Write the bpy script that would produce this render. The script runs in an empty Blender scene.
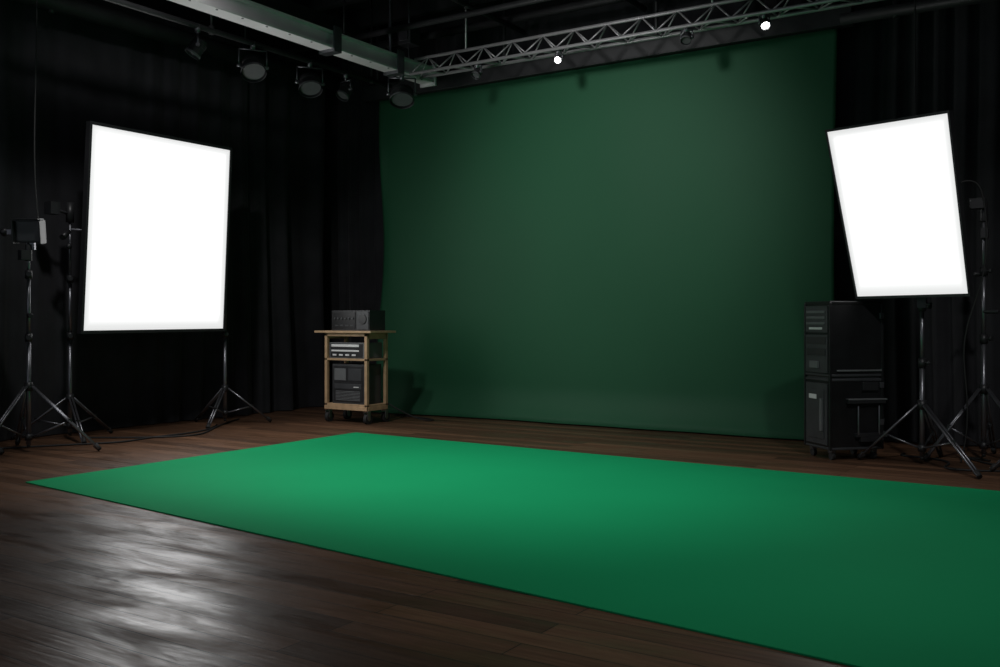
import bpy, bmesh, math, random
from mathutils import Vector, Matrix
random.seed(7)
S = bpy.context.scene
S.view_settings.view_transform = 'Standard'
S.view_settings.look = 'None'

# ------------------------------------------------------------ materials
def mat(name, col, rough=0.5, metal=0.0, noise=0.0, nscale=8.0, bump=0.0, bscale=60.0, spec=0.5, sheen=0.0, coat=0.0):
    m = bpy.data.materials.new(name); m.use_nodes = True
    nt = m.node_tree; N = nt.nodes; L = nt.links
    b = N['Principled BSDF']
    b.inputs['Roughness'].default_value = rough
    b.inputs['Metallic'].default_value = metal
    b.inputs['Specular IOR Level'].default_value = spec
    b.inputs['Sheen Weight'].default_value = sheen
    b.inputs['Coat Weight'].default_value = coat
    tc = N.new('ShaderNodeTexCoord')
    nz = N.new('ShaderNodeTexNoise'); nz.inputs['Scale'].default_value = nscale; nz.inputs['Detail'].default_value = 4
    L.new(tc.outputs['Object'], nz.inputs['Vector'])
    r = N.new('ShaderNodeValToRGB')
    r.color_ramp.elements[0].position = .3; r.color_ramp.elements[1].position = .7
    r.color_ramp.elements[0].color = (*[c*(1-noise) for c in col], 1)
    r.color_ramp.elements[1].color = (*[min(1, c*(1+noise)) for c in col], 1)
    L.new(nz.outputs['Fac'], r.inputs['Fac']); L.new(r.outputs['Color'], b.inputs['Base Color'])
    if bump > 0:
        n2 = N.new('ShaderNodeTexNoise'); n2.inputs['Scale'].default_value = bscale; n2.inputs['Detail'].default_value = 3
        L.new(tc.outputs['Object'], n2.inputs['Vector'])
        bp = N.new('ShaderNodeBump'); bp.inputs['Strength'].default_value = bump; bp.inputs['Distance'].default_value = .01
        L.new(n2.outputs['Fac'], bp.inputs['Height']); L.new(bp.outputs['Normal'], b.inputs['Normal'])
    return m

def emis(name, strength, col=(1, 1, 1)):
    m = bpy.data.materials.new(name); m.use_nodes = True
    b = m.node_tree.nodes['Principled BSDF']
    b.inputs['Base Color'].default_value = (.8, .8, .8, 1)
    b.inputs['Emission Color'].default_value = (*col, 1)
    b.inputs['Emission Strength'].default_value = strength
    return m
def diffuser(name, lo, hi):
    # fabric diffuser: lamp behind makes the middle hotter than the seams
    m = emis(name, hi); nt = m.node_tree; b = nt.nodes['Principled BSDF']
    at = nt.nodes.new('ShaderNodeAttribute'); at.attribute_name = 'glow'
    mr = nt.nodes.new('ShaderNodeMapRange'); mr.inputs['To Min'].default_value = lo; mr.inputs['To Max'].default_value = hi
    nt.links.new(at.outputs['Fac'], mr.inputs['Value']); nt.links.new(mr.outputs['Result'], b.inputs['Emission Strength'])
    b.inputs['Base Color'].default_value = (.3, .3, .3, 1)
    return m

M_BLK = mat('black_plastic', (.022, .022, .024), .42, noise=.2)
M_BLKGLOSS = mat('black_lacquer', (.014, .014, .015), .3, noise=.2)
M_MET = mat('black_anodised_metal', (.22, .22, .24), .34, .8, noise=.15)
M_CHR = mat('steel', (.45, .46, .48), .28, 1.0, noise=.1)
M_GREYM = mat('grey_painted_steel', (.80, .76, .78), .5, .0, noise=.08, nscale=3)
M_TRUSS = mat('aluminium_truss', (.48, .47, .48), .4, .5, noise=.1)
M_PIPE = mat('matte_black_pipe', (.028, .028, .030), .5, noise=.2)
M_WOOD = mat('birch_ply', (.50, .33, .19), .5, noise=.15, nscale=14)
M_DG = mat('dark_grey_case', (.05, .052, .056), .4, noise=.15)
M_MG = mat('mid_grey_panel', (.15, .155, .16), .4, noise=.1)
M_LG = mat('light_grey_label', (.75, .75, .75), .5, noise=.05)
M_RUB = mat('rubber', (.02, .02, .02), .7, noise=.1)
M_RIM = mat('softbox_black_rim', (.02, .02, .022), .5, noise=.1)
M_CURT = mat('black_velvet_curtain', (.024, .024, .027), .85, noise=.25, nscale=3, bump=.15, bscale=120, spec=.25, sheen=.08)
M_WALL = mat('black_wall_paint', (.012, .012, .013), .8, noise=.2)
M_CEIL = mat('black_ceiling_paint', (.014, .014, .016), .85, noise=.3, nscale=2)
M_BACK = mat('green_vinyl_backdrop', (.020, .108, .050), .60, noise=.05, nscale=.5, bump=.05, bscale=3, spec=.26)
M_CARP = mat('green_studio_mat', (.009, .35, .130), .8, noise=.05, nscale=.6, bump=.06, bscale=350, spec=.06)
M_SBL = diffuser('softbox_diffuser_key', .72, 5.6)
M_SBR = diffuser('softbox_diffuser_fill', .72, 3.6)
M_LENS = emis('lit_lens', 14.0)
M_LENSOFF = mat('lens_glass', (.12, .125, .13), .15, noise=.1)

def floor_mat():
    m = bpy.data.materials.new('dark_wood_planks'); m.use_nodes = True
    nt = m.node_tree; N = nt.nodes; L = nt.links; b = N['Principled BSDF']
    tc = N.new('ShaderNodeTexCoord')
    br = N.new('ShaderNodeTexBrick')
    br.offset = .37; br.inputs['Scale'].default_value = 1
    br.inputs['Brick Width'].default_value = 1.9; br.inputs['Row Height'].default_value = .14
    br.inputs['Mortar Size'].default_value = .003; br.inputs['Mortar Smooth'].default_value = .2
    br.inputs['Color1'].default_value = (.190, .098, .056, 1)
    br.inputs['Color2'].default_value = (.080, .043, .026, 1)
    br.inputs['Mortar'].default_value = (.008, .005, .004, 1)
    L.new(tc.outputs['Object'], br.inputs['Vector'])
    mp = N.new('ShaderNodeMapping'); mp.inputs['Scale'].default_value = (1.2, 22, 1)
    L.new(tc.outputs['Object'], mp.inputs['Vector'])
    nz = N.new('ShaderNodeTexNoise'); nz.inputs['Scale'].default_value = 2; nz.inputs['Detail'].default_value = 6
    L.new(mp.outputs['Vector'], nz.inputs['Vector'])
    mr = N.new('ShaderNodeMapRange'); mr.inputs['To Min'].default_value = .35; mr.inputs['To Max'].default_value = 1.6
    L.new(nz.outputs['Fac'], mr.inputs['Value'])
    mx = N.new('ShaderNodeMix'); mx.data_type = 'RGBA'; mx.blend_type = 'MULTIPLY'; mx.inputs['Factor'].default_value = 1
    L.new(br.outputs['Color'], mx.inputs['A']); L.new(mr.outputs['Result'], mx.inputs['B'])
    L.new(mx.outputs['Result'], b.inputs['Base Color'])
    # worn finish: streaky along the boards with scuffed patches
    mp2 = N.new('ShaderNodeMapping'); mp2.inputs['Scale'].default_value = (.8, 3.0, 1)
    L.new(tc.outputs['Object'], mp2.inputs['Vector'])
    n2 = N.new('ShaderNodeTexNoise'); n2.inputs['Scale'].default_value = 1.7; n2.inputs['Detail'].default_value = 9; n2.inputs['Roughness'].default_value = .68
    n2.inputs['Distortion'].default_value = .4
    L.new(mp2.outputs['Vector'], n2.inputs['Vector'])
    r2 = N.new('ShaderNodeMapRange'); r2.inputs['From Min'].default_value = .38; r2.inputs['From Max'].default_value = .62
    r2.inputs['To Min'].default_value = .28; r2.inputs['To Max'].default_value = .54
    L.new(n2.outputs['Fac'], r2.inputs['Value']); L.new(r2.outputs['Result'], b.inputs['Roughness'])
    r3 = N.new('ShaderNodeMapRange'); r3.inputs['From Min'].default_value = .38; r3.inputs['From Max'].default_value = .62
    r3.inputs['To Min'].default_value = .27; r3.inputs['To Max'].default_value = .12
    L.new(n2.outputs['Fac'], r3.inputs['Value']); L.new(r3.outputs['Result'], b.inputs['Specular IOR Level'])
    bp = N.new('ShaderNodeBump'); bp.inputs['Strength'].default_value = .4; bp.inputs['Distance'].default_value = .004
    ad = N.new('ShaderNodeMath'); ad.operation = 'MULTIPLY_ADD'
    L.new(br.outputs['Fac'], ad.inputs[0]); ad.inputs[1].default_value = -1.0
    L.new(nz.outputs['Fac'], ad.inputs[2])
    ad2 = N.new('ShaderNodeMath'); ad2.operation = 'MULTIPLY_ADD'; ad2.inputs[1].default_value = .5
    L.new(n2.outputs['Fac'], ad2.inputs[0]); L.new(ad.outputs[0], ad2.inputs[2])
    L.new(ad2.outputs[0], bp.inputs['Height']); L.new(bp.outputs['Normal'], b.inputs['Normal'])
    return m
M_FLOOR = floor_mat()

# ------------------------------------------------------------ builders
def link(o, parent=None):
    S.collection.objects.link(o)
    if parent: o.parent = parent
    return o
def empty(name, loc=(0, 0, 0), rz=0):
    o = bpy.data.objects.new(name, None); o.empty_display_size = .1
    o.location = loc; o.rotation_euler = (0, 0, rz)
    return link(o)

class Part:
    def __init__(s, name, m, parent=None, xf=None):
        s.bm = bmesh.new(); s.name = name; s.mats = m if isinstance(m, list) else [m]; s.parent = parent; s.xf = xf
        s.mi = 0
    def box(s, c, size, rot=None, mi=None):
        mtx = Matrix.Translation(c)
        if rot is not None: mtx = mtx @ rot
        mtx = mtx @ Matrix.Diagonal((*size, 1))
        r = bmesh.ops.create_cube(s.bm, size=1, matrix=mtx)
        for f in set(f for v in r['verts'] for f in v.link_faces): f.material_index = mi or 0
        return s
    def bx(s, x0, x1, y0, y1, z0, z1, mi=None):
        return s.box(((x0+x1)/2, (y0+y1)/2, (z0+z1)/2), (abs(x1-x0), abs(y1-y0), abs(z1-z0)), mi=mi)
    def cyl(s, p0, p1, r, r2=None, n=16, mi=0, caps=True):
        p0 = Vector(p0); p1 = Vector(p1); r2 = r if r2 is None else r2
        d = p1-p0; q = d.to_track_quat('Z', 'Y')
        a = []; b = []
        for i in range(n):
            t = 2*math.pi*i/n; v = Vector((math.cos(t), math.sin(t), 0))
            a.append(s.bm.verts.new(p0+q@(v*r))); b.append(s.bm.verts.new(p1+q@(v*r2)))
        for i in range(n):
            j = (i+1) % n
            f = s.bm.faces.new((a[i], a[j], b[j], b[i])); f.smooth = True; f.material_index = mi
        if caps:
            f = s.bm.faces.new(a[::-1]); f.material_index = mi
            f = s.bm.faces.new(b); f.material_index = mi
        return s
    def ball(s, c, r, sc=(1, 1, 1), mi=0):
        rr = bmesh.ops.create_uvsphere(s.bm, u_segments=14, v_segments=9, radius=r, matrix=Matrix.Translation(c) @ Matrix.Diagonal((*sc, 1)))
        for f in set(f for v in rr['verts'] for f in v.link_faces): f.smooth = True; f.material_index = mi
        return s
    def done(s, bevel=0, solid=0):
        if s.xf is not None: s.bm.transform(s.xf)
        bmesh.ops.recalc_face_normals(s.bm, faces=s.bm.faces[:])
        me = bpy.data.meshes.new(s.name); s.bm.to_mesh(me); s.bm.free()
        for m in s.mats: me.materials.append(m)
        o = bpy.data.objects.new(s.name, me); link(o, s.parent)
        if solid:
            k = o.modifiers.new('sol', 'SOLIDIFY'); k.thickness = solid; k.offset = 0
        if bevel:
            k = o.modifiers.new('bev', 'BEVEL'); k.width = bevel; k.segments = 2; k.limit_method = 'ANGLE'; k.angle_limit = math.radians(50)
        return o

def cable(name, pts, r=.008, m=M_RUB, parent=None):
    cu = bpy.data.curves.new(name, 'CURVE'); cu.dimensions = '3D'; cu.bevel_depth = r; cu.bevel_resolution = 3
    sp = cu.splines.new('NURBS'); sp.points.add(len(pts)-1)
    for i, p in enumerate(pts): sp.points[i].co = (*p, 1)
    sp.use_endpoint_u = True; sp.order_u = 4
    cu.materials.append(m)
    o = bpy.data.objects.new(name, cu); return link(o, parent)

# ------------------------------------------------------------ room shell
XL, XR, YB, YF, ZC = -9.75, 3.2, 10.4, -3.0, 5.3
Part('floor', M_FLOOR).bx(XL, XR, YF, YB, -.1, 0).done()
Part('ceiling', M_CEIL).bx(XL, XR, YF, YB, ZC, ZC+.1).done()
Part('wall_back', M_WALL).bx(XL-.1, XR+.1, YB, YB+.1, 0, ZC).done()
Part('wall_left', M_WALL).bx(XL-.1, XL, YF, YB, 0, ZC).done()
Part('wall_right', M_WALL).bx(XR, XR+.1, YF, YB, 0, ZC).done()

def curtain(name, p0, p1, nrm, z0, z1, seed, wl=.30, amp=.055):
    rnd = random.Random(seed)
    p0 = Vector(p0); p1 = Vector(p1); n = Vector(nrm); Ln = (p1-p0).length
    ph = [rnd.uniform(0, 6.28) for _ in range(6)]
    ns = int(Ln/.022); nz = 14
    bm = bmesh.new(); rows = []
    for j in range(nz+1):
        v = j/nz; row = []
        for i in range(ns+1):
            s = Ln*i/ns
            w = s + .16*math.sin(s*1.7+ph[0]) + .07*math.sin(s*4.1+ph[1]) + .03*math.sin(v*5+ph[5]+s)
            a = amp*(.6+.4*math.sin(s*1.1+ph[2]))
            d = a*math.sin(2*math.pi*w/wl) + .35*a*math.sin(2*math.pi*w/wl*2.3+ph[3]+v*1.2) + .02*math.sin(s*2.3+v*2+ph[4])
            d *= (.75+.35*(1-v))
            P = p0+(p1-p0)*(i/ns)+n*d
            row.append(bm.verts.new((P.x, P.y, z0+(z1-z0)*v)))
        rows.append(row)
    for j in range(nz):
        for i in range(ns):
            f = bm.faces.new((rows[j][i], rows[j][i+1], rows[j+1][i+1], rows[j+1][i])); f.smooth = True
    me = bpy.data.meshes.new(name); bm.to_mesh(me); bm.free(); me.materials.append(M_CURT)
    return link(bpy.data.objects.new(name, me))
curtain('stage_curtain', (-9.48, 1.0, 0), (-9.48, 10.05, 0), (1, 0, 0), .01, 4.75, 1, wl=.40, amp=.07)
curtain('stage_curtain', (-9.35, 10.22, 0), (3.1, 10.22, 0), (0, -1, 0), .01, 4.9, 2, wl=.30, amp=.05)

# ------------------------------------------------------------ green backdrop
bm = bmesh.new(); nx, nz = 150, 60; rows = []
X0, X1, ZT = -8.36, -2.45, 4.12
for j in range(nz+1):
    v = j/nz; row = []
    for i in range(nx+1):
        u = i/nx
        low = (1-v)
        X = X0+(X1-X0)*u
        X += .045*math.sin(v*math.pi)*(1 if u < .5 else -.6)*abs(u-.5)*2
        Y = 9.97 - .018*math.sin(X*2.1+.5)*(.3+low) - .012*math.sin(X*5.3+v*3)*low - .02*math.sin(v*6+X*.6)*low
        Y -= .05*math.sin(X*1.3)*low**3
        z = ZT*v
        if low > .9:
            t = (low-.9)/.1; Y -= .16*t*t; z += .012
        Y -= .035*math.exp(-((u-0)/.012)**2)*math.sin(v*9)
        row.append(bm.verts.new((X, Y, z+.003)))
    rows.append(row)
for j in range(nz):
    for i in range(nx):
        f = bm.faces.new((rows[j][i], rows[j][i+1], rows[j+1][i+1], rows[j+1][i])); f.smooth = True
me = bpy.data.meshes.new('green_screen_backdrop'); bm.to_mesh(me); bm.free(); me.materials.append(M_BACK)
bd = link(bpy.data.objects.new('green_screen_backdrop', me))
k = bd.modifiers.new('sol', 'SOLIDIFY'); k.thickness = .004
# header bar carrying the backdrop
p = Part('backdrop_header_beam', M_PIPE)
p.bx(-8.6, -2.3, 9.90, 10.04, 4.128, 4.32)
for x in (-8.4, -6.4, -4.4, -2.5): p.cyl((x, 9.97, 4.3), (x, 9.97, ZC), .02)
p.done(.003)

# ------------------------------------------------------------ floor mat
bm = bmesh.new()
cs = [(-6.87, 4.134), (1.9, 3.21), (1.9, 7.52), (-6.96, 7.90)]
b0 = [bm.verts.new((x, y, .001)) for x, y in cs]; t0 = [bm.verts.new((x, y, .008)) for x, y in cs]
bm.faces.new(b0[::-1]); bm.faces.new(t0)
for i in range(4): bm.faces.new((b0[i], b0[(i+1) % 4], t0[(i+1) % 4], t0[i]))
me = bpy.data.meshes.new('green_screen_floor_mat'); bm.to_mesh(me); bm.free(); me.materials.append(M_CARP)
link(bpy.data.objects.new('green_screen_floor_mat', me))

# ------------------------------------------------------------ tripod stands
def tripod(parent, loc, top, collar, feet, lowcollar=.14, knobs=(1.0, 1.5), xf=None, name='stand'):
    x, y = loc
    p = Part(name, [M_MET, M_BLK, M_RUB], parent)
    O = lambda z: (x, y, z)
    h1 = min(top*.55, 1.05)
    p.cyl(O(.07), O(h1), .021)
    p.cyl(O(h1-.02), O(min(top, h1*1.55)), .017)
    if top > h1*1.5: p.cyl(O(h1*1.5), O(top), .013)
    for z in (h1, min(top, h1*1.55)):
        p.cyl(O(z-.04), O(z+.035), .032, mi=1)
        p.cyl((x, y, z), (x+.055, y-.03, z), .008, mi=1); p.cyl((x+.05, y-.027, z), (x+.07, y-.04, z), .022, mi=1, n=10)
    p.cyl(O(collar-.04), O(collar+.04), .038, mi=1)
    p.cyl(O(lowcollar-.03), O(lowcollar+.025), .034, mi=1)
    p.cyl(O(.04), O(.08), .016, mi=2)
    for (dx, dy) in feet:
        n = Vector((dx, dy, 0)).normalized(); s = Vector((-n.y, n.x, 0))
        a = Vector((x, y, collar))+n*.035; f = Vector((x+dx, y+dy, .025))
        for sg in (-.014, .014): p.cyl(a+s*sg, f+s*sg, .0105, n=8)
        p.cyl(f-(f-a).normalized()*.05, f+(f-a).normalized()*.012, .024, .02, mi=2, n=10)
        mid = a.lerp(f, .55)
        l = Vector((x, y, lowcollar))+n*.03
        p.cyl(l, mid, .009, n=8)
        p.box(mid, (.034, .034, .044), mi=1)
    return p.done()

def tri(r, a0):
    return [(r*math.cos(math.radians(a0+120*i)), r*math.sin(math.radians(a0+120*i))) for i in range(3)]

# ------------------------------------------------------------ softboxes
def softbox(name, TL, TR, BR, BL, depth, memit, poles):
    TL, TR, BR, BL = map(Vector, (TL, TR, BR, BL))
    c = (TL+TR+BR+BL)/4
    root = empty(name, (0, 0, 0))
    ux = ((TR+BR)-(TL+BL)).normalized(); n = (ux.cross(((TL+TR)-(BL+BR)).normalized())).normalized()
    if n.dot(Vector((0, 0, 1.2))-c) < 0: n = -n
    def P(u, v, off=0):
        return (TL*(1-u)+TR*u)*v + (BL*(1-u)+BR*u)*(1-v) + n*off
    # diffuser: slightly bulged
    bm = bmesh.new(); g = 40; R = []; gl = bm.verts.layers.float.new('glow')
    for j in range(g+1):
        row = []
        for i in range(g+1):
            u, v = i/g, j/g
            vt = bm.verts.new(P(.013+.974*u, .011+.978*v, .004+.03*math.sin(math.pi*u)*math.sin(math.pi*v)))
            e = min(u, 1-u, (1-v)*1.2, v*.75)
            t = max(0, min(1, e/.26)); vt[gl] = t*t*(3-2*t)
            row.append(vt)
        R.append(row)
    for j in range(g):
        for i in range(g):
            f = bm.faces.new((R[j][i], R[j][i+1], R[j+1][i+1], R[j+1][i])); f.smooth = True
    me = bpy.data.meshes.new('diffuser'); bm.to_mesh(me); bm.free(); me.materials.append(memit)
    link(bpy.data.objects.new('diffuser', me), root)
    # rim + pyramidal black shell
    bm = bmesh.new()
    rings = []
    spec = [(.012, .004), (.012, .014), (-.003, .014), (-.004, -.05), (.03, -.09), (.40, -depth)]
    for ins, off in spec:
        rings.append([bm.verts.new(P(u, v, off)) for u, v in ((ins, ins), (1-ins, ins), (1-ins, 1-ins), (ins, 1-ins))])
    for a, b in zip(rings, rings[1:]):
        for i in range(4): bm.faces.new((a[i], a[(i+1) % 4], b[(i+1) % 4], b[i]))
    bm.faces.new(rings[-1])
    bmesh.ops.recalc_face_normals(bm, faces=bm.faces[:])
    me = bpy.data.meshes.new('fabric_shell'); bm.to_mesh(me); bm.free(); me.materials.append(M_RIM)
    link(bpy.data.objects.new('fabric_shell', me), root)
    # speed ring, lamp head
    cc = P(.5, .5, -depth)
    h = Part('lamp_head', [M_BLK, M_MET], root)
    h.cyl(cc, cc-n*.04, .12, mi=1, n=28); h.cyl(cc-n*.04, cc-n*.20, .075, .065, n=24); h.cyl(cc-n*.2, cc-n*.22, .05, n=20)
    h.done(.004)
    return root, P, n, cc

# left key softbox (parallel to left curtain)
root, P, n, cc = softbox('softbox_light', (-8.607, 5.845, 3.166), (-8.628, 7.66, 3.173), (-8.695, 7.615, 1.09), (-8.673, 5.79, 1.08), .20, M_SBL, None)
tripod(root, (-8.80, 7.72), 2.22, .42, tri(.52, -62), name='tripod_far')
tripod(root, (-9.02, 5.90), 2.34, .42, tri(.55, -20), name='tripod_near')
b = Part('cross_bar', [M_MET, M_BLK], root)
b.cyl((-9.02, 5.90, 2.13), (-9.0, 6.9, 2.13), .014); b.cyl((-9.0, 6.9, 2.13), (-8.80, 7.72, 2.13), .014)
b.cyl((-8.80, 7.72, 2.06), (-8.80, 7.72, 2.22), .035, mi=1); b.cyl((-8.80, 7.72, 2.13), (-8.70, 7.64, 2.13), .014, mi=1)
b.cyl((-9.02, 5.90, 2.28), (-8.98, 5.66, 2.33), .014); b.box((-8.98, 5.68, 2.32), (.12, .10, .12), mi=1)
b.cyl((-9.02, 5.90, 2.20), (-9.02, 5.90, 2.40), .04, mi=1); b.cyl((-8.96, 5.84, 2.1), (-8.90, 5.74, 2.03), .03, mi=1)
b.cyl((-9.02, 5.9, 1.95), (-8.94, 5.84, 1.95), .016); b.ball((-8.93, 5.83, 1.95), .03, mi=1)
b.done()

# right softbox
root, P, n, cc = softbox('softbox_light', (-2.208, 8.585, 2.848), (-1.193, 8.342, 2.854), (-1.055, 8.431, 1.40), (-1.983, 8.732, 1.395), .26, M_SBR, None)
fr = [(-.50, .0), (.50, -.58), (.06, .55)]
tripod(root, (-1.46, 8.74), 1.55, .50, fr, name='tripod')
b = Part('tilt_bracket', [M_MET, M_BLK], root)
e = cc-n*.12
b.cyl((-1.46, 8.74, 1.5), (-1.47, 8.96, 1.62), .016); b.cyl((-1.47, 8.96, 1.60), (e.x, e.y+.02, e.z-.08), .016)
b.cyl((e.x-.1, e.y, e.z), (e.x+.1, e.y, e.z), .02, mi=1); b.cyl((e.x, e.y+.02, e.z-.1), e, .022, mi=1)
b.box((-1.46, 8.74, 1.36), (.07, .07, .10), mi=1); b.cyl((-1.46, 8.74, 1.34), (-1.38, 8.68, 1.34), .012, mi=1)
b.done()

# ------------------------------------------------------------ small LED light on stand (left)
root = empty('led_panel_light', (0, 0, 0))
LX, LY = -8.46, 5.12
tripod(root, (LX, LY), 1.95, .60, [(.50, .38), (-.55, .22), (.12, -.55)], name='tripod')
ang = math.radians(35)
xf = Matrix.Translation((LX, LY, 2.02)) @ Matrix.Rotation(ang, 4, 'Z') @ Matrix.Rotation(math.radians(8), 4, 'X')
h = Part('led_head', [M_BLK, M_DG, M_MET], root, xf)
h.bx(-.10, .13, -.05, .05, -.10, .11)
h.bx(-.085, .115, -.055, -.048, -.085, .095, mi=1)
h.bx(-.115, -.10, -.10, .03, -.11, .10); h.bx(.13, .145, -.10, .03, -.11, .10)
h.bx(-.10, .13, -.10, .03, .11, .12)
for k in range(5): h.bx(-.07+.04*k, -.055+.04*k, .05, .075, -.07, .08, mi=1)
h.bx(-.02, .05, -.02, .02, -.17, -.10, mi=2); h.bx(-.20, -.115, -.02, .02, -.03, .02, mi=2)
h.ball((-.22, 0, -.005), .04)
h.done(.004)
c = Part('clamp', [M_BLK], root)
c.box((LX+.02, LY-.05, 1.80), (.06, .1, .09)); c.cyl((LX, LY, 1.25), (LX+.10, LY-.04, 1.25), .02); c.cyl((LX, LY, 1.75), (LX, LY, 1.9), .03)
c.done(.004)
cable('hanging_cable', [(-8.45, 5.20, 5.2), (-8.45, 5.2, 4.0), (-8.50, 5.2, 3.1), (-8.46, 5.17, 2.5), (-8.40, 5.18, 2.08)], .006, M_RUB, None)

# extra stand left edge
root = empty('light_stand', (0, 0, 0))
tripod(root, (-8.98, 4.62), 1.9, .55, [(.50, .26), (-.38, .3), (.02, -.55)], name='tripod')
# right-hand stand
root = empty('light_stand', (0, 0, 0))
tripod(root, (-1.05, 9.22), 2.12, .62, [(-.42, -.28), (.5, -.28), (.02, .55)], name='tripod')
h = Part('grip_head', [M_BLK, M_MET], root)
h.cyl((-1.05, 9.22, 2.05), (-1.05, 9.22, 2.24), .032, n=20); h.box((-1.09, 9.17, 2.20), (.12, .08, .09)); h.cyl((-1.16, 9.15, 2.22), (-1.05, 9.2, 2.22), .028)
h.cyl((-1.05, 9.2, 1.6), (-1.12, 9.16, 1.6), .02); h.box((-1.04, 9.2, 1.95), (.06, .07, .09)); h.cyl((-1.05, 9.22, 1.28), (-.93, 9.17, 1.28), .018)
h.done(.004)
root = empty('light_stand', (0, 0, 0))
tripod(root, (-.42, 8.72), 1.9, .55, [(-.50, -.12), (.4, -.3), (.02, .5)], name='tripod')

# ------------------------------------------------------------ utility cart
root = empty('equipment_cart', (-7.73, 8.78, 0))
w = Part('frame', [M_WOOD], root)
for x in (-.31, .31):
    for y in (-.17, .17): w.bx(x-.02, x+.02, y-.02, y+.02, .15, 1.06)
w.bx(-.46, .42, -.23, .23, 1.06, 1.086)
w.bx(-.33, .33, -.19, .19, .735, .76); w.bx(-.33, .33, -.19, .19, .20, .225)
w.bx(-.33, .33, -.19, -.165, 1.02, 1.06); w.bx(.30, .33, -.17, .17, .99, 1.06); w.bx(-.33, -.30, -.17, .17, .99, 1.06)
w.bx(-.33, .33, -.195, -.175, .155, .20); w.bx(.315, .335, -.17, .17, .155, .20)
w.done(.003)
c = Part('casters', [M_RUB, M_CHR], root)
for x in (-.30, .30):
    for y in (-.16, .16):
        c.cyl((x-.022, y+.02, .06), (x+.022, y+.02, .06), .06, n=24)
        c.cyl((x-.025, y+.02, .06), (x+.025, y+.02, .06), .025, n=12, mi=1)
        c.bx(x-.031, x-.026, y-.015, y+.035, .055, .14, mi=1); c.bx(x+.026, x+.031, y-.015, y+.035, .055, .14, mi=1)
        c.bx(x-.033, x+.033, y-.025, y+.04, .138, .152, mi=1)
c.done(.002)
e = Part('mixer_unit', [M_BLK, M_BLKGLOSS, M_LG, M_DG], root)
e.bx(-.27, .32, -.13, .15, 1.087, 1.325); e.bx(-.255, .10, -.138, -.13, 1.11, 1.305, mi=1)
e.bx(.13, .31, -.14, -.13, 1.10, 1.31, mi=3)
for k in range(6): e.cyl((-.21+.055*k, -.138, 1.23), (-.21+.055*k, -.15, 1.23), .014, mi=3, n=12)
for k in range(4): e.bx(-.21+.08*k, -.16+.08*k, -.141, -.138, 1.14, 1.155, mi=3)
e.cyl((.22, -.14, 1.22), (.22, -.15, 1.22), .06, n=20, mi=1)
e.done(.004)
e = Part('recorder_deck', [M_MG, M_BLK, M_LG], root)
e.bx(-.27, .27, -.17, .15, .762, .945)
e.bx(-.25, .25, -.178, -.17, .775, .935, mi=1)
e.bx(-.23, .20, -.184, -.178, .895, .925, mi=2); e.bx(-.23, .20, -.184, -.178, .84, .86, mi=2)
for k in range(4): e.bx(-.21+.1*k, -.15+.1*k, -.184, -.178, .79, .81, mi=2)
e.done(.003)
e = Part('computer_tower', [M_DG, M_BLK, M_MG, M_LG], root)
e.bx(-.24, .26, -.15, .15, .227, .69)
e.bx(-.22, .24, -.158, -.15, .25, .67, mi=1)
e.bx(-.20, -.02, -.163, -.158, .50, .64, mi=2); e.bx(.02, .22, -.163, -.158, .50, .64, mi=0)
e.bx(-.20, .22, -.163, -.158, .40, .46, mi=0)
for k in range(7): e.bx(-.18, .2, -.163, -.158, .265+.017*k, .273+.017*k, mi=2)
e.bx(.1, .18, -.165, -.158, .42, .43, mi=3)
e.done(.003)

# ------------------------------------------------------------ rack cabinet
root = empty('equipment_rack', (-2.125, 8.846, 0), math.radians(45.57))
hx, hy = .25, .20
r = Part('cases', [M_BLKGLOSS, M_DG], root)
r.bx(-hx, hx, -hy, hy, .09, .70); r.bx(-hx, hx, -hy, hy, .715, 1.36); r.bx(-hx+.01, hx-.01, -hy+.01, hy-.01, .69, .73, mi=1)
r.bx(-hx-.008, hx+.008, -hy-.008, hy+.008, 1.345, 1.372)
for z in (.09, .68, .72): r.bx(-hx-.006, hx+.006, -hy-.006, hy+.006, z, z+.022, mi=1)
for sx in (-1, 1):
    for sy in (-1, 1): r.bx(sx*hx-.012, sx*hx+.012, sy*hy-.012, sy*hy+.012, .09, 1.36)
r.done(.006)
f = Part('front_panels', [M_DG, M_BLK, M_MG, M_LG], root)
xf_ = -hx-.014
f.bx(xf_, -hx, -.175, .175, 1.10, 1.33); f.bx(xf_, -hx, -.175, .175, .75, 1.08)
f.bx(xf_, -hx, -.17, .17, .13, .66)
for k in range(3): f.bx(xf_-.01, xf_, -.14, .15, 1.27-.05*k, 1.29-.05*k, mi=2)
f.bx(xf_-.012, xf_, -.10, .10, 1.125, 1.145, mi=3)
for z in (.90, 1.0): f.bx(xf_-.006, xf_, -.15, .15, z, z+.06, mi=1)
f.bx(xf_-.02, xf_, -.05, .08, .79, .85, mi=2)
f.bx(xf_-.008, xf_, -.13, .13, .18, .60, mi=0); f.bx(xf_-.025, xf_-.008, -.12, -.09, .25, .53, mi=2)
f.bx(xf_-.012, xf_-.008, -.02, .1, .52, .56, mi=3)
f.done(.003)
f = Part('side_handles', [M_BLK, M_MG, M_MET], root)
yf = -hy-.014
f.bx(-.19, .24, yf, -hy, .765, .78, mi=1)
f.bx(-.10, .26, yf-.03, -hy, .49, .53); f.bx(-.10, .27, yf-.035, -hy, .52, .532, mi=1)
f.bx(.02, .24, yf-.03, -hy, .16, .20); f.bx(.05, .20, yf-.01, -hy, .60, .67)
f.cyl((.0, yf-.02, .47), (.0, yf-.02, .22), .008, mi=2); f.cyl((.20, yf-.02, .47), (.20, yf-.02, .22), .008, mi=2)
f.bx(-.02, .22, yf-.025, -hy, .20, .235, mi=0)
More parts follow.
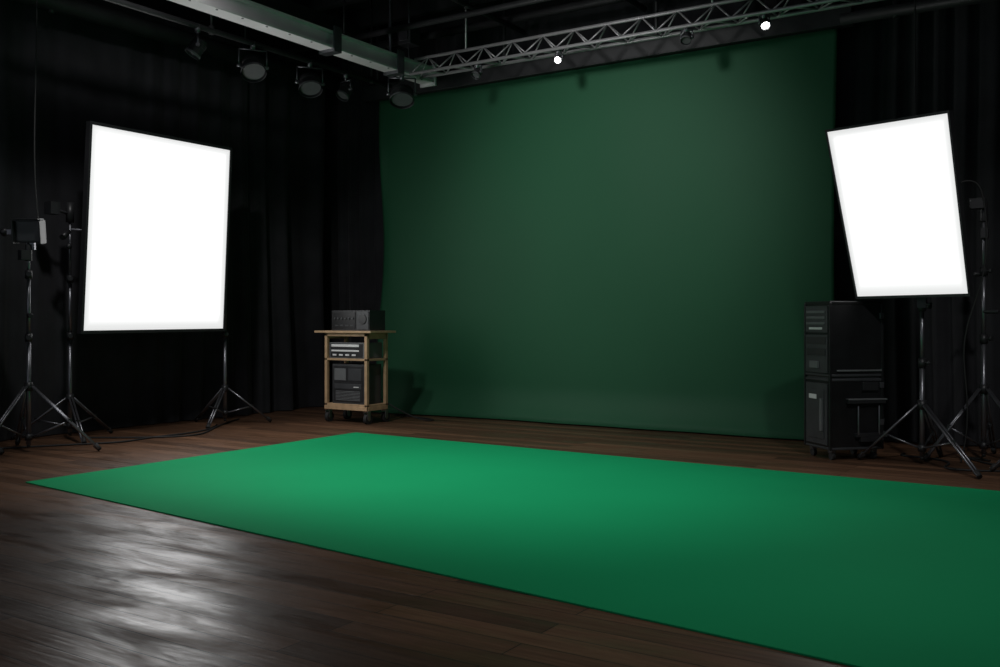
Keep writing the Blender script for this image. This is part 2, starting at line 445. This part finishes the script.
f.bx(hx, hx+.05, -.17, -.09, .50, .53); f.bx(hx, hx+.05, -.17, -.09, .32, .35)
for z in (1.22, .30, .62): f.bx(.225, .262, yf, -hy+.05, z, z+.05, mi=2)
f.done(.003)
c = Part('casters', [M_RUB, M_MET], root)
for x in (-.2, .2):
    for y in (-.15, .15):
        c.cyl((x-.015, y, .035), (x+.015, y, .035), .035, n=18); c.bx(x-.022, x+.022, y-.02, y+.03, .06, .092, mi=1)
c.done(.002)

# ------------------------------------------------------------ overhead rigging
g = Part('overhead_i_beam', [M_GREYM, M_MET])
bx0 = -7.39
g.bx(bx0-.02, bx0+.02, 2.5, 9.75, 4.20, 4.36); g.bx(bx0-.10, bx0+.10, 2.5, 9.75, 4.175, 4.205); g.bx(bx0-.08, bx0+.08, 2.5, 9.75, 4.35, 4.375)
g.bx(bx0-.12, bx0+.12, 9.73, 9.76, 4.14, 4.40)
for y in (7.9, 9.0): g.bx(bx0-.11, bx0+.11, y, y+.12, 4.14, 4.175, mi=1); g.bx(bx0+.10, bx0+.12, y, y+.12, 4.14, 4.42, mi=1)
for k in range(22): g.cyl((bx0+.07, 2.8+.32*k, 4.168), (bx0+.07, 2.8+.32*k, 4.176), .012, n=8, mi=1)
for y in (4, 6.5, 9): g.cyl((bx0, y, 4.37), (bx0, y, ZC), .015, mi=1)
g.done(.003)

t = Part('lighting_truss', [M_TRUSS])
ty, tz, hh, ww = 9.3, 4.26, .10, .10
ch = [(ty, tz+hh), (ty-ww, tz-hh), (ty+ww, tz-hh)]
tx0, tx1 = -7.25, 1.5
for y, z in ch: t.cyl((tx0, y, z), (tx1, y, z), .019, n=12)
nseg = 44; st = (tx1-tx0)/nseg
for i in range(nseg):
    a = tx0+st*i; b2 = a+st
    for (p0, p1) in ((ch[0], ch[1]), (ch[0], ch[2]), (ch[1], ch[2])):
        q0, q1 = (p0, p1) if i % 2 else (p1, p0)
        t.cyl((a, q0[0], q0[1]), (b2, q1[0], q1[1]), .009, n=6)
for x in (-6.5, -3.5, -.5): t.cyl((x, ty, tz+hh), (x, ty, ZC), .012, n=8)
t.done()

def pipe(name, p0, p1, r, hang=(), m=M_PIPE):
    q = Part(name, [m]); q.cyl(p0, p1, r, n=20)
    for h_ in hang:
        P_ = Vector(p0).lerp(Vector(p1), h_); q.cyl(P_, (P_.x, P_.y, ZC), .012, n=8)
        q.cyl(P_+Vector((0, 0, -r*1.25)), P_+Vector((0, 0, r*1.6)), .03, n=8)
    return q.done()
pipe('ventilation_duct', (-9.1, 1.5, 4.40), (-9.1, 10.0, 4.44), .10, (.2, .5, .8))
pipe('lighting_pipe', (-8.05, 2.5, 4.22), (-8.05, 9.8, 4.24), .03, (.2, .6, .95))
pipe('lighting_pipe', (-2.3, 9.5, 4.06), (2.6, 9.5, 4.06), .055, (.1, .8))
pipe('lighting_pipe', (-9.2, 8.9, 4.62), (2.5, 8.9, 4.62), .035, (.1, .4, .7))
pipe('lighting_pipe', (-9.2, 9.75, 4.78), (2.5, 9.75, 4.78), .05, (.1, .4, .7))
pipe('lighting_pipe', (-6.2, 4, 4.72), (-6.2, 10.1, 4.72), .03, (.3, .8))
pipe('lighting_pipe', (-4.6, 4, 4.72), (-4.6, 10.1, 4.72), .03, (.3, .8))
pipe('lighting_pipe', (-9.2, 4.6, 4.98), (2.5, 4.6, 4.98), .03, (.1, .5, .9))
j = Part('ceiling_joists', [M_PIPE])
for k in range(9):
    y = 3.0+.85*k; j.bx(XL+.05, XR-.05, y-.05, y+.05, 5.08, ZC-.001)
for x in (-8.6, -5.4, -2.2, 1.0): j.bx(x-.07, x+.07, 2.0, 10.35, 4.95, 5.08)
j.done()
h = Part('chain_hoist', [M_DG, M_MET])
h.bx(-7.62, -7.42, 9.42, 9.62, 4.62, 4.84); h.bx(-7.58, -7.46, 9.40, 9.42, 4.66, 4.80, mi=1); h.cyl((-7.52, 9.52, 4.84), (-7.52, 9.52, ZC), .012, mi=1)
h.cyl((-7.52, 9.52, 4.38), (-7.52, 9.52, 4.62), .008, mi=1, n=8)
h.done(.006)

def track(d): return d.to_track_quat('-Z', 'Y').to_matrix().to_4x4()
def spot(loc, target, size=.14, ln=.24, lens=None, hang=.25, power=0, cone=60, blend=1, col=(1, 1, 1), rim=M_MG, soft=.12):
    loc = Vector(loc); d = (Vector(target)-loc).normalized()
    root = empty('stage_or_added_spot', loc)  # shared by the rig's cans and the unseen spots added as fill
    xf = track(d)
    c = Part('can', [M_BLK, rim], root, xf)
    c.cyl((0, 0, -ln*.5), (0, 0, ln*.25), size, size*.9, n=28, caps=False); c.cyl((0, 0, ln*.25), (0, 0, ln*.5), size*.9, size*.5, n=28)
    c.cyl((0, 0, -ln*.5-.004), (0, 0, -ln*.5+.02), size*1.06, n=28, mi=1, caps=False)
    for k in range(3): c.cyl((0, 0, ln*(.02+.09*k)), (0, 0, ln*(.04+.09*k)), size*1.0, n=28)
    c.done()
    l = Part('lens', [lens or M_LENSOFF], root, xf); l.cyl((0, 0, -ln*.38), (0, 0, -ln*.36), size*.93, n=28); l.done()
    y = Part('yoke', [M_MET], root)
    s = Vector((-d.y, d.x, 0)); s = s.normalized() if s.length > .01 else Vector((1, 0, 0))
    a = s*(size*1.15); up = Vector((0, 0, size*1.4))
    y.cyl(-a, -a+up, .009, n=8); y.cyl(a, a+up, .009, n=8); y.cyl(-a+up, a+up, .009, n=8); y.cyl(up, Vector((0, 0, hang)), .012, n=8)
    y.cyl(-a*.8, -a*1.15, .02, n=10); y.cyl(a*.8, a*1.15, .02, n=10)
    y.cyl(Vector((0, 0, hang-.05)), Vector((0, 0, hang+.03)), .03, n=10)
    y.done()
    if power:
        L_ = bpy.data.lights.new('beam', 'SPOT'); L_.energy = power; L_.spot_size = math.radians(cone); L_.spot_blend = blend
        L_.shadow_soft_size = soft; L_.color = col
        lo = bpy.data.objects.new('beam', L_); link(lo, root)
        lo.location = d*(ln*.55); lo.rotation_euler = xf.to_euler()
    return root
# house cans near upper left (off), tipped down
spot((-8.05, 7.45, 3.98), (-7.0, 6.8, 2.2), .13, .2, hang=.24)
spot((-8.05, 8.33, 3.98), (-7.1, 7.7, 2.0), .13, .2, hang=.24)
spot((-7.39, 9.22, 3.94), (-6.8, 8.5, 2.1), .14, .2, hang=.22)
spot((-8.05, 6.7, 4.02), (-8.6, 6.0, 2.6), .08, .2, hang=.2)
spot((-8.05, 8.95, 4.02), (-8.2, 8.0, 2.6), .08, .2, hang=.2)
# small lit fixtures hanging from the truss
spot((-5.23, 9.25, 4.06), (-4.2, 5.0, 1.8), .036, .12, lens=M_LENS, hang=.10)
spot((-2.96, 9.25, 4.08), (-1.0, 6.5, .2), .042, .13, lens=M_LENS, hang=.08)
spot((-3.75, 9.25, 4.06), (-3.6, 8.0, 2.5), .05, .12, hang=.10)
spot((-6.3, 9.25, 4.06), (-6.6, 8.0, 2.5), .05, .12, hang=.10)
# unseen spots: first two inferred from bright mat, others added to brighten
spot((-5.9, 4.6, 4.72), (-6.0, 6.5, 0), .13, .24, hang=.26, power=400, cone=84)
spot((-3.6, 4.6, 4.72), (-4.0, 6.2, 0), .13, .24, hang=.26, power=290, cone=72)
spot((-1.4, 4.6, 4.72), (-1.8, 5.2, 0), .13, .24, hang=.26, power=150, cone=92)  # added to lift the right and near parts of the mat
spot((-4.6, 4.6, 4.72), (-5.0, 10, 2.6), .13, .24, hang=.26, power=520, cone=54, soft=.3)  # added wash that brightens the middle of the backdrop
spot((-6.6, 4.6, 4.72), (-9.3, 7.4, 1.6), .13, .24, hang=.26, power=170, cone=85)  # added fill for the left stands and curtain
spot((.2, 4.6, 4.72), (-.9, 9.2, .8), .13, .24, hang=.26, power=230, cone=46)  # added fill so the right-hand stands don't go black

# ------------------------------------------------------------ floor & hanging cables
cable('power_cable', [(-8.8, 7.6, .01), (-8.3, 7.1, .01), (-8.5, 6.4, .01), (-8.2, 6.0, .01), (-8.6, 5.6, .01), (-8.9, 5.0, .01)], .009)
cable('power_cable', [(-9.0, 6.0, .01), (-8.3, 6.4, .01), (-8.0, 6.9, .01), (-8.6, 7.3, .01), (-9.1, 8.2, .01)], .009)
cable('power_cable', [(-1.0, 9.2, .01), (-1.3, 9.5, .01), (-1.0, 8.9, .01), (-.6, 8.9, .01), (-.7, 8.4, .01), (-.2, 8.3, .01)], .009)
cable('power_cable', [(-1.7, 9.3, .01), (-1.75, 9.1, .01), (-1.5, 9.2, .01), (-1.2, 8.9, .01), (-1.35, 8.5, .01), (-1.0, 8.5, .01), (-.6, 8.8, .01)], .009)
cable('power_cable', [(-7.5, 8.9, .3), (-7.2, 9.2, .01), (-6.9, 9.3, .01), (-7.1, 9.5, .01), (-7.8, 9.6, .01)], .008)
cable('hanging_cable', [(-1.55, 8.95, 5.2), (-1.55, 8.95, 4.0), (-1.55, 8.92, 3.2), (-1.52, 8.85, 2.6), (-1.55, 8.78, 2.3)], .006)
cable('hanging_cable', [(-1.35, 8.75, 2.2), (-1.05, 8.8, 2.5), (-.98, 8.9, 2.1), (-1.0, 8.95, 1.5), (-1.25, 8.95, 1.0), (-1.1, 9.0, .4), (-1.2, 9.0, .01)], .007)

# ------------------------------------------------------------ world & camera
W = bpy.data.worlds.new('World'); S.world = W; W.use_nodes = True
W.node_tree.nodes['Background'].inputs[0].default_value = (.8, .88, 1, 1)
W.node_tree.nodes['Background'].inputs[1].default_value = .26
cam = bpy.data.cameras.new('camera'); cam.lens = 35; cam.sensor_width = 36; cam.shift_y = -.0125
co = bpy.data.objects.new('camera', cam); link(co)
co.location = (0, 0, 1.2); co.rotation_euler = (math.radians(90), 0, math.radians(32.95))
S.camera = co
